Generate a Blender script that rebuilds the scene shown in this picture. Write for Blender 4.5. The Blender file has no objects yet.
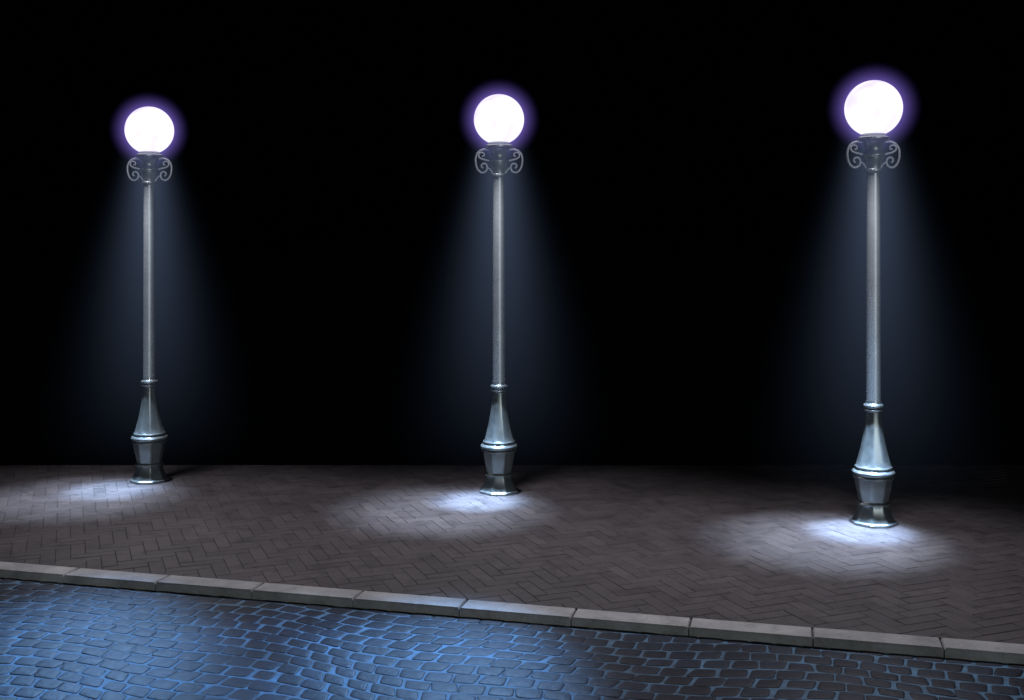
import bpy, bmesh, math, random
from mathutils import Vector, Matrix
random.seed(7)
scene = bpy.context.scene
scene.view_settings.view_transform = 'Standard'
scene.view_settings.look = 'None'
scene.view_settings.exposure = 0

# ------------------------------------------------------------ helpers
def new_mat(name):
    m = bpy.data.materials.new(name); m.use_nodes = True
    nt = m.node_tree; nt.nodes.clear()
    out = nt.nodes.new('ShaderNodeOutputMaterial')
    return m, nt, out
def N(nt, t, **kw):
    n = nt.nodes.new(t)
    for k, v in kw.items(): setattr(n, k, v)
    return n
def mth(nt, op, a, b=None, clamp=False):
    n = nt.nodes.new('ShaderNodeMath'); n.operation = op; n.use_clamp = clamp
    for i, v in enumerate((a, b)):
        if v is None: continue
        if isinstance(v, (int, float)): n.inputs[i].default_value = v
        else: nt.links.new(v, n.inputs[i])
    return n.outputs[0]
def ramp(nt, fac, stops):
    r = nt.nodes.new('ShaderNodeValToRGB')
    el = r.color_ramp.elements
    while len(el) < len(stops): el.new(0.5)
    for e, (p, c) in zip(el, stops):
        e.position = p; e.color = (*c, 1)
    nt.links.new(fac, r.inputs[0]); return r.outputs[0]
def mul(nt, a, b, fac=1.0, mode='MULTIPLY'):
    m = nt.nodes.new('ShaderNodeMix'); m.data_type = 'RGBA'; m.blend_type = mode
    m.inputs[0].default_value = fac
    nt.links.new(a, m.inputs[6]); nt.links.new(b, m.inputs[7]); return m.outputs[2]
def noise(nt, co, scale, detail=5, rough=.6):
    n = nt.nodes.new('ShaderNodeTexNoise'); n.inputs['Scale'].default_value = scale
    n.inputs['Detail'].default_value = detail; n.inputs['Roughness'].default_value = rough
    nt.links.new(co, n.inputs['Vector']); return n.outputs['Fac']
def mesh_obj(name, verts, faces, mat=None, smooth=False):
    me = bpy.data.meshes.new(name); me.from_pydata(verts, [], faces); me.update()
    if mat: me.materials.append(mat)
    if smooth:
        for p in me.polygons: p.use_smooth = True
    o = bpy.data.objects.new(name, me); scene.collection.objects.link(o); return o

def stone_mat(name, island_stops, n1, n2, rough, bump, fine=60, big=0.6, bigstops=((0.3,(.6,.6,.6)),(0.7,(1.1,1.1,1.1))), spec=.3, stain=0):
    m, nt, out = new_mat(name)
    geo = N(nt, 'ShaderNodeNewGeometry'); co = geo.outputs['Position']
    c = ramp(nt, geo.outputs['Random Per Island'], island_stops)
    a = noise(nt, co, fine, 6, .7)
    c = mul(nt, c, ramp(nt, a, ((0.3, n1), (0.72, n2))))
    c = mul(nt, c, ramp(nt, noise(nt, co, big, 4, .6), bigstops))
    if stain:
        c = mul(nt, c, ramp(nt, noise(nt, co, 4.5, 7, .72), ((.36,(.5,.5,.5)),(.5,(1,1,1)),(.64,(1,1,1)),(.74,(1.35,1.33,1.3)))), stain)
    b = N(nt, 'ShaderNodeBsdfPrincipled')
    nt.links.new(c, b.inputs['Base Color'])
    r = mth(nt, 'MULTIPLY_ADD', a, .3)
    r.node.inputs[2].default_value = rough-.15
    nt.links.new(r, b.inputs['Roughness'])
    b.inputs['Specular IOR Level'].default_value = spec
    bp = N(nt, 'ShaderNodeBump'); bp.inputs['Strength'].default_value = bump; bp.inputs['Distance'].default_value = .004
    nt.links.new(mth(nt,'ADD', a, noise(nt, co, 14, 3)), bp.inputs['Height'])
    nt.links.new(bp.outputs[0], b.inputs['Normal'])
    nt.links.new(b.outputs[0], out.inputs[0]); return m

brick_m = stone_mat('paving_brick', ((0,(.066,.057,.060)),(.5,(.078,.069,.071)),(1,(.091,.080,.081))), (.5,.5,.52),(1.25,1.22,1.2), .66, .7, fine=45, stain=.9)
joint_m = stone_mat('paving_joint_sand', ((0,(.036,.032,.032)),(1,(.040,.036,.036))), (.5,.5,.5),(1.2,1.2,1.2), .8, .4)
kerb_m = stone_mat('kerb_concrete', ((0,(.42,.425,.42)),(1,(.56,.565,.56))), (.66,.66,.66),(1.1,1.1,1.1), .7, .5, fine=90, big=2.2, stain=.5)
cobble_m = stone_mat('road_cobble_stone', ((0,(.006,.011,.024)),(.5,(.010,.018,.038)),(1,(.018,.030,.060))), (.4,.4,.45),(1.4,1.4,1.35), .55, .9, fine=26, spec=.15)  # blue light on the road partly put into the stone colour
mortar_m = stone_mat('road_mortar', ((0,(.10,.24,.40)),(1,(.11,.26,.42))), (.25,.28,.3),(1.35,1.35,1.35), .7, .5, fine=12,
                     bigstops=((0.35,(.35,.35,.35)),(0.65,(1.15,1.15,1.15))))  # joint colour tinted with the road's blue light
ground_m = stone_mat('dark_earth', ((0,(.012,.013,.012)),(1,(.012,.013,.012))), (.5,.5,.5),(1.3,1.3,1.3), .95, .6, fine=8, spec=0.0)

# metal
m, nt, out = new_mat('cast_iron'); metal = m
geo = N(nt,'ShaderNodeTexCoord'); co = geo.outputs['Object']
b = N(nt,'ShaderNodeBsdfPrincipled')
n1 = noise(nt, co, 9, 5, .6)
nt.links.new(ramp(nt, n1, ((.3,(.17,.195,.19)),(.7,(.26,.29,.285)))), b.inputs['Base Color'])
b.inputs['Metallic'].default_value = .75
nt.links.new(ramp(nt, n1, ((.3,(.29,.29,.29)),(.7,(.40,.40,.40)))), b.inputs['Roughness'])
bp = N(nt,'ShaderNodeBump'); bp.inputs['Strength'].default_value=.1; bp.inputs['Distance'].default_value=.002
nt.links.new(noise(nt, co, 60, 3), bp.inputs['Height']); nt.links.new(bp.outputs[0], b.inputs['Normal'])
nt.links.new(b.outputs[0], out.inputs[0])
m, nt, out = new_mat('pole_steel'); steel = m
b = N(nt,'ShaderNodeBsdfPrincipled')
tc = N(nt,'ShaderNodeTexCoord')
nt.links.new(ramp(nt, noise(nt, tc.outputs['Object'], 7, 5, .6), ((.3,(.34,.375,.385)),(.7,(.42,.455,.465)))), b.inputs['Base Color'])
b.inputs['Metallic'].default_value=.65; b.inputs['Roughness'].default_value=.42
nt.links.new(b.outputs[0], out.inputs[0])
m, nt, out = new_mat('scroll_silver'); silver = m
b = N(nt,'ShaderNodeBsdfPrincipled'); b.inputs['Base Color'].default_value=(.85,.87,.9,1)
b.inputs['Metallic'].default_value=.1; b.inputs['Roughness'].default_value=.45
nt.links.new(b.outputs[0], out.inputs[0])

# opal glass globe
m, nt, out = new_mat('opal_globe'); globe_m = m
tc = N(nt,'ShaderNodeTexCoord'); lw = N(nt,'ShaderNodeLayerWeight'); lw.inputs[0].default_value=.35
c1 = ramp(nt, lw.outputs['Facing'], ((0,(1.0,.98,1.0)),(.6,(1.0,.97,1.0)),(.86,(.86,.78,1.0)),(1,(.55,.42,.95))))
nz = noise(nt, tc.outputs['Object'], 3, 1)
c2 = mul(nt, c1, ramp(nt, nz, ((.36,(.80,.77,.90)),(.48,(1,1,1)))))
e = N(nt,'ShaderNodeEmission'); e.inputs[1].default_value=1.12
nt.links.new(c2, e.inputs[0]); nt.links.new(e.outputs[0], out.inputs[0])

# light shaft imitated by a self-glowing volume below the globe, in lamp space
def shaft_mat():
    m, nt, out = new_mat('emissive_shaft')
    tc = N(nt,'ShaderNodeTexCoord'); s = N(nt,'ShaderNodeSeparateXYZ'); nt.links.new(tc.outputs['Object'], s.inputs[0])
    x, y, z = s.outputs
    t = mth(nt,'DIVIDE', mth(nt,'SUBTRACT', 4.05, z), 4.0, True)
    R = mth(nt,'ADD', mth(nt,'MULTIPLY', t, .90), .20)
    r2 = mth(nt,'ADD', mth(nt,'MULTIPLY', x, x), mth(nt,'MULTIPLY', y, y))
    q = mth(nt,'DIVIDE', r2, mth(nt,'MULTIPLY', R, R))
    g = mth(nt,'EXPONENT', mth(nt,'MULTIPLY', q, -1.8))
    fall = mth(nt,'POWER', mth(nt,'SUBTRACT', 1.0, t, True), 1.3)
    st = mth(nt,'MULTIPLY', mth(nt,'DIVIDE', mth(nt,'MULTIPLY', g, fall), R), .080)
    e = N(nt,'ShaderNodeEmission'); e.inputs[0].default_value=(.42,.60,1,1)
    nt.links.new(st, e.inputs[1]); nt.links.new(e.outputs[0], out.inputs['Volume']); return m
def halo_mat():  # glow around the globe imitated by an emissive volume
    m, nt, out = new_mat('emissive_halo')
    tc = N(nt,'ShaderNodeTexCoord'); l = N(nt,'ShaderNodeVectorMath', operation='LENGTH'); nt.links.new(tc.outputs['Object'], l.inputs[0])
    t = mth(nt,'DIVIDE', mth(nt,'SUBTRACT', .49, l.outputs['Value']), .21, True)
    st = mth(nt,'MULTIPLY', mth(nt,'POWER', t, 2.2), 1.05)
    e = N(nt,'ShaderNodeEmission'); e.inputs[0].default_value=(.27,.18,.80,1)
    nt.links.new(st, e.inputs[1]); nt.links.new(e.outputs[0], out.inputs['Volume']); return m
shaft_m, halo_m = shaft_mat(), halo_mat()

# ------------------------------------------------------------ street lamp meshes
def lathe(profile, segs=72):
    """profile: (z, r, octagon amount)"""
    V, F = [], []
    for z, r, o in profile:
        for i in range(segs):
            th = 2*math.pi*i/segs
            a = ((th + math.pi/8) % (math.pi/4)) - math.pi/8
            k = (1-o) + o*1.04*math.cos(math.pi/8)/math.cos(a)
            V.append((r*k*math.cos(th-math.pi/2), r*k*math.sin(th-math.pi/2), z))
    for j in range(len(profile)-1):
        for i in range(segs):
            F.append((j*segs+i, j*segs+(i+1)%segs, (j+1)*segs+(i+1)%segs, (j+1)*segs+i))
    F.append(tuple(range(segs))[::-1]); n=len(profile)-1
    F.append(tuple(n*segs+i for i in range(segs)))
    return V, F
def torus_pts(z0, z1, r0, r1, o=0, n=5):
    return [(z0+(z1-z0)*(.5-.5*math.cos(math.pi*i/n)), r0+(r1-r0)*math.sin(math.pi*i/n), o) for i in range(n+1)]
base_prof = [(0,.212,.9),(0.0,.222,.9),(.026,.222,.9),(.034,.212,.9),(.04,.200,1),(.05,.196,1),(.085,.178,1),(.12,.164,1),(.16,.153,1),(.19,.148,1)]
base_prof += torus_pts(.195,.225,.147,.166,.5)
base_prof += [(.235,.142,1),(.28,.149,1),(.34,.164,1),(.40,.176,1),(.445,.182,1),(.46,.184,1)]
base_prof += torus_pts(.462,.492,.184,.202,.2) + torus_pts(.496,.545,.188,.212,.2)
base_prof += [(.548,.184,.6),(.56,.176,.9)] + torus_pts(.562,.586,.174,.184,.4)
for i in range(13):
    t=i/12; base_prof.append((.60+.53*t, .078+.088*(1-t)**1.7, 1-.6*t))
base_prof += torus_pts(1.135,1.165,.084,.098,0)+torus_pts(1.17,1.215,.082,.100,0)+[(1.22,.076,0),(1.25,.073,0)]
pole_prof = [(1.24,.072,0),(2.4,.070,0),(3.57,.067,0)]
neck_prof = [(3.55,.067,0)]+torus_pts(3.56,3.60,.070,.090)+[(3.61,.070,0),(3.64,.075,0),(3.68,.090,0),(3.71,.098,0)]+torus_pts(3.715,3.75,.098,.118)+\
   [(3.76,.090,0),(3.79,.080,0),(3.82,.084,0),(3.85,.100,0),(3.875,.122,0)]+torus_pts(3.88,3.925,.132,.160)+[(3.935,.13,0),(3.96,.11,0)]
def auto_smooth(me, ang=35):
    bm = bmesh.new(); bm.from_mesh(me); bmesh.ops.recalc_face_normals(bm, faces=bm.faces)
    for f in bm.faces: f.smooth = True
    for e in bm.edges:
        if len(e.link_faces)==2 and e.calc_face_angle(0) > math.radians(ang): e.smooth=False
    bm.to_mesh(me); bm.free()
def mk_mesh(name, V, F, mat, ang=35):
    me = bpy.data.meshes.new(name); me.from_pydata(V,[],F); me.materials.append(mat); auto_smooth(me, ang); return me
me_base = mk_mesh('base', *lathe(base_prof), metal, 24)
me_pole = mk_mesh('pole', *lathe(pole_prof,48), steel)
me_neck = mk_mesh('neck', *lathe(neck_prof), steel)

def catmull(P, n=10):
    P=[Vector(p) for p in P]; Q=[P[0]*2-P[1]]+P+[P[-1]*2-P[-2]]; out=[]
    for i in range(1,len(Q)-2):
        a,b,c,d=Q[i-1:i+3]
        for k in range(n):
            t=k/n; out.append(.5*((2*b)+(c-a)*t+(2*a-5*b+4*c-d)*t*t+(3*b-a-3*c+d)*t**3))
    out.append(P[-1]); return out
def tube(V,F,path,r0,r1,segs=10):
    s0=len(V); n=len(path)
    for i,p in enumerate(path):
        tan=(path[min(i+1,n-1)]-path[max(i-1,0)]).normalized()
        u=Vector((0,1,0)); w=tan.cross(u).normalized(); r=r0+(r1-r0)*i/(n-1)
        for k in range(segs):
            a=2*math.pi*k/segs; q=p+(u*math.cos(a)+w*math.sin(a))*r; V.append(tuple(q))
    for i in range(n-1):
        for k in range(segs):
            F.append((s0+i*segs+k, s0+i*segs+(k+1)%segs, s0+(i+1)*segs+(k+1)%segs, s0+(i+1)*segs+k))
    F.append(tuple(s0+k for k in range(segs))); F.append(tuple(s0+(n-1)*segs+k for k in range(segs)))
V,F=[],[]
for s in (-1,1):
    outer=[(.10,0,3.870),(.17,0,3.872),(.225,0,3.850),(.258,0,3.80),(.264,0,3.73),(.245,0,3.655),(.200,0,3.612),(.150,0,3.625),(.133,0,3.670),(.150,0,3.708),(.188,0,3.708),(.200,0,3.680),(.182,0,3.660)]
    inner=[(.09,0,3.735),(.145,0,3.752),(.195,0,3.765),(.228,0,3.79),(.225,0,3.825),(.195,0,3.838),(.168,0,3.822),(.172,0,3.797),(.192,0,3.797)]
    low=[(.07,0,3.60),(.095,0,3.64),(.118,0,3.66),(.138,0,3.668)]
    for pth,a,b_ in ((outer,.0115,.009),(inner,.010,.008),(low,.008,.007)):
        tube(V,F,catmull([(s*p[0],p[1],p[2]) for p in pth],8),a,b_)
me_scroll = mk_mesh('scroll_bracket',V,F,silver)
bm=bmesh.new(); bmesh.ops.create_uvsphere(bm,u_segments=64,v_segments=40,radius=.284)
for f in bm.faces: f.smooth=True
me_globe=bpy.data.meshes.new('globe'); bm.to_mesh(me_globe); bm.free(); me_globe.materials.append(globe_m)
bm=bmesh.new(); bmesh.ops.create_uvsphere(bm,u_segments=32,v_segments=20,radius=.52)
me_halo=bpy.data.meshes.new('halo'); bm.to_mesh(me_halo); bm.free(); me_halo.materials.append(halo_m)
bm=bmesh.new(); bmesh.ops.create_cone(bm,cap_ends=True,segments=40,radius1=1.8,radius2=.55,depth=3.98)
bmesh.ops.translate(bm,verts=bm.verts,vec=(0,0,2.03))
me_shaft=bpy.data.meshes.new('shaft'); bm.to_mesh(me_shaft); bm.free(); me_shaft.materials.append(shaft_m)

def spot(name, parent, loc, target, energy, color, size, blend, rad=.12):
    l=bpy.data.lights.new(name,'SPOT'); l.energy=energy; l.color=color
    l.spot_size=math.radians(size); l.spot_blend=blend; l.shadow_soft_size=rad
    o=bpy.data.objects.new(name,l); scene.collection.objects.link(o); o.parent=parent
    o.location=loc; d=Vector(target)-Vector(loc); o.rotation_euler=d.to_track_quat('-Z','Y').to_euler(); return o

def street_lamp(name, x, y, sc, cones, roads=()):
    p=bpy.data.objects.new(name,None); scene.collection.objects.link(p); p.location=(x,y,0); p.scale=(sc,sc,sc)
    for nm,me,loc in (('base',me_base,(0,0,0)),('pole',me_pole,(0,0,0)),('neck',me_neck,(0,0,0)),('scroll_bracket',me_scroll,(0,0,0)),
                      ('globe',me_globe,(0,0,4.21)),('glow_halo',me_halo,(0,0,4.21)),('glow_shaft',me_shaft,(0,0,0))):  # halo and shaft volumes glow by themselves, added for the light effect
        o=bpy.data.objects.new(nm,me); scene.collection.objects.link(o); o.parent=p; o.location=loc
    src=(-.14,-.36,4.0)
    for e,t,sz,c in cones: spot('lamp_light',p,src,(*t,0),e,c,sz,1.0)
    for e,t,sz in roads: spot('added_road_spot',p,src,(t[0]-x,t[1]-y,-.08),e,(.20,.50,1),sz,1.0)  # extra blue spots added at the globe to make the road's blue pools
    return p
CB=(.42,.64,1); CM=(.66,.78,1); CW=(.95,.91,1)
L1=(-4.38,13.29); L2=(-.15,12.68); L3=(3.69,11.23)
street_lamp('street_lamp',*L1,1.006,[(5200,(-.26,-.50),19,CB),(1900,(-.5,-.85),38,CM),(500,(0,-2.1),110,CW)],[(2700,(-3.2,7.65),24)])
street_lamp('street_lamp.001',*L2,1.02,[(9500,(-.22,-.44),17,CB),(2200,(-.55,-.80),37,CM),(490,(.1,-2.1),110,CW)],[(1700,(-1.95,7.35),22),(3000,(-.6,7.3),24)])
street_lamp('street_lamp.002',*L3,1.006,[(11500,(-.25,-.34),17,CB),(3200,(-.65,-.65),36,CM),(440,(-.7,-1.7),104,CW)])

# ------------------------------------------------------------ kerb line frame
K0=Vector((-4.58,9.84)); K1=Vector((3.62,7.77)); kd=(K1-K0).normalized(); kn=Vector((-kd.y,kd.x))  # kn points away from camera
BACK=14.27; KW=.225
def kp(u,v): q=K0+kd*u+kn*v; return q
# ---- paving bricks
def rings(V,F,outs):
    s=len(V); n=len(outs[0])
    for r in outs: V.extend(r)
    for j in range(len(outs)-1):
        for i in range(n): F.append((s+j*n+i, s+j*n+(i+1)%n, s+(j+1)*n+(i+1)%n, s+(j+1)*n+i))
    F.append(tuple(s+(len(outs)-1)*n+i for i in range(n)))
V,F=[],[]; w=.128; Nn=3; ang=math.radians(22); ca,sa=math.cos(ang),math.sin(ang)
XM=19
for i in range(-260,260):
    for j in range(-260,260):
        t=(i-j)%(2*Nn)
        if t==0: x0,y0,lx,ly=i*w,j*w,Nn*w,w
        elif t==2*Nn-1: x0,y0,lx,ly=i*w,j*w,w,Nn*w
        else: continue
        cx,cy=x0+lx/2,y0+ly/2; wx,wy=ca*cx-sa*cy, sa*cx+ca*cy+11
        if abs(wx)>XM or wy>BACK+.3: continue
        if (Vector((wx,wy))-K0).dot(kn)<-.3: continue
        g=random.uniform(.0010,.0030)
        dz=random.uniform(-.0011,.0011); tx,ty=random.gauss(0,.004),random.gauss(0,.004); jr=random.gauss(0,.006)
        outs=[]
        for ins,z in ((g,-.02),(g,-.003),(g+.0025,-.0007),(g+.005,0)):
            r=[]
            for sx,sy in ((-1,-1),(1,-1),(1,1),(-1,1)):
                px,py=sx*(lx/2-ins),sy*(ly/2-ins); px,py=px-jr*py,py+jr*px
                X,Y=cx+px,cy+py
                r.append((ca*X-sa*Y, sa*X+ca*Y+11, z+dz+tx*px+ty*py))
            outs.append(r)
        rings(V,F,outs)
pav=mesh_obj('pavement',V,F,brick_m)
bm=bmesh.new(); bm.from_mesh(pav.data)
def cut(bm,co,no): bmesh.ops.bisect_plane(bm,geom=bm.verts[:]+bm.edges[:]+bm.faces[:],plane_co=co,plane_no=no,clear_outer=True)
cut(bm,(K0.x,K0.y,0),(-kn.x,-kn.y,0)); cut(bm,(0,BACK,0),(0,1,0)); cut(bm,(XM-.5,0,0),(1,0,0)); cut(bm,(-XM+.5,0,0),(-1,0,0))
bm.to_mesh(pav.data); bm.free()
# bedding slab below bricks
def prism(name,poly,z0,z1,mat,parent=None):
    n=len(poly); V=[(p[0],p[1],z0) for p in poly]+[(p[0],p[1],z1) for p in poly]
    F=[tuple(range(n))[::-1],tuple(range(n,2*n))]+[(i,(i+1)%n,n+(i+1)%n,n+i) for i in range(n)]
    o=mesh_obj(name,V,F,mat); o.parent=parent; return o
def kline_at(x,v):
    q=kp(0,v); return (x, q.y+(x-q.x)*kd.y/kd.x)
prism('bedding',[kline_at(-XM,.002),kline_at(min(XM,XM),.002),(XM,BACK),(-XM,BACK)],-.13,-.005,joint_m,pav)

# ---- kerb stones
V,F=[],[]
Lk=.885
u_ref=(Vector((1.36,8.34))-K0).dot(kd)
u=u_ref-Lk*27
while u<28:
    a,b2=u+.004,u+Lk-.004; dz=random.uniform(-.003,.004); dv=random.uniform(-.004,.004)
    outs=[]
    for ins,z in ((0,-.2),(0,-.010),(.003,-.003),(.010,.006)):
        r=[]
        for (uu,vv) in ((a+ins,-KW+ins+dv),(b2-ins,-KW+ins+dv),(b2-ins,-.004-ins*.5),(a+ins,-.004-ins*.5)):
            q=kp(uu,vv); r.append((q.x,q.y,z+dz))
        outs.append(r)
    rings(V,F,outs); u+=Lk
kerb=mesh_obj('kerb',V,F,kerb_m)
q=[kp(-24,-KW+.012),kp(28,-KW+.012),kp(28,-.01),kp(-24,-.01)]
prism('kerb_joint_mortar',[(p.x,p.y) for p in q],-.2,-.008,joint_m,kerb)

# ---- cobbled road
V,F=[],[]; RZ=-.062
sw,sh=.190,.155
def warp(u,v):
    return u+.10*math.sin(v*1.7)+.04*math.sin(v*4+u), v+.11*math.sin(u*1.15+.6)+.04*math.sin(u*3.1+v*2)
rr=math.radians(16)
ni=74; nj=84
for j in range(-10,nj):
    for i in range(-ni,ni):
        off=(j%2)*.5+ (j*37%11)*.03
        c=[(i+off,j),(i+1+off,j),(i+1+off,j+1),(i+off,j+1)]
        pts=[]
        for k,(a,b2) in enumerate(c):
            uu,vv=a*sw,b2*sh
            jx,jy=random.gauss(0,.009),random.gauss(0,.006)
            uu,vv=warp(uu+jx,vv+jy)
            X=uu*math.cos(-rr)-vv*math.sin(-rr); Y=uu*math.sin(-rr)+vv*math.cos(-rr)
            pts.append(Vector((X,Y+.8)))
        cen=sum(pts,Vector((0,0)))/4
        d=(cen-K0).dot(kn)
        if d>-KW +.12 or cen.y<1.0 or abs(cen.x)>12: continue
        poly=[]
        for k in range(4):
            p,pn,pp=pts[k],pts[(k+1)%4],pts[k-1]
            cutk=.030
            poly.append(p+(pp-p).normalized()*cutk); poly.append(p*.93+ (pp+pn)*.035+(cen-p)*.02); poly.append(p+(pn-p).normalized()*cutk)
        dz=random.uniform(-.001,.001); tx,ty=random.gauss(0,.007),random.gauss(0,.007)
        outs=[]; gs=random.uniform(.005,.011)
        for ins,z in ((gs,-.02),(gs+.001,.0005),(gs+.006,.0022),(gs+.018,.0036),(gs+.045,.0045)):
            r=[]
            for p in poly:
                dd=cen-p; ln=dd.length; q2=p+dd*(ins/ln)*1.1
                r.append((q2.x,q2.y,RZ+z+dz+tx*(q2.x-cen.x)+ty*(q2.y-cen.y)))
            outs.append(r)
        rings(V,F,outs)
road=mesh_obj('cobblestone_road',V,F,cobble_m,smooth=True)
bm=bmesh.new(); bm.from_mesh(road.data)
q=kp(0,-KW-.012); cut(bm,(q.x,q.y,0),(kn.x,kn.y,0)); bm.to_mesh(road.data); bm.free()
prism('mortar_bed',[kline_at(-40,-KW-.01),(-40,-30),(40,-30),kline_at(40,-KW-.01)],RZ-.05,RZ,mortar_m,road)

# ---- ground to the horizon
mesh_obj('ground',[(-600,-600,-.15),(600,-600,-.15),(600,600,-.15),(-600,600,-.15)],[(0,1,2,3)],ground_m)

# ------------------------------------------------------------ added front fill sun + night sky
w_=bpy.data.worlds.new("World"); scene.world=w_; w_.use_nodes=True
bg=w_.node_tree.nodes['Background']; bg.inputs[0].default_value=(.3,.4,.8,1); bg.inputs[1].default_value=0.0002
s=bpy.data.lights.new('fill_sun','SUN'); s.energy=.42; s.angle=math.radians(14); s.color=(.92,.98,1)  # sun added from the camera side to brighten the lamp poles
so=bpy.data.objects.new('fill_sun',s); scene.collection.objects.link(so)
d=Vector((-.30,1,-.12)); so.rotation_euler=d.to_track_quat('-Z','Y').to_euler()

cam=bpy.data.cameras.new('camera'); co_=bpy.data.objects.new('camera',cam); scene.collection.objects.link(co_)
co_.location=(0,0,2.79); co_.rotation_euler=(math.radians(90),0,0)
cam.sensor_width=36; cam.lens=1100/1024*36; cam.shift_y=-100/1024; cam.clip_end=2000
scene.camera=co_
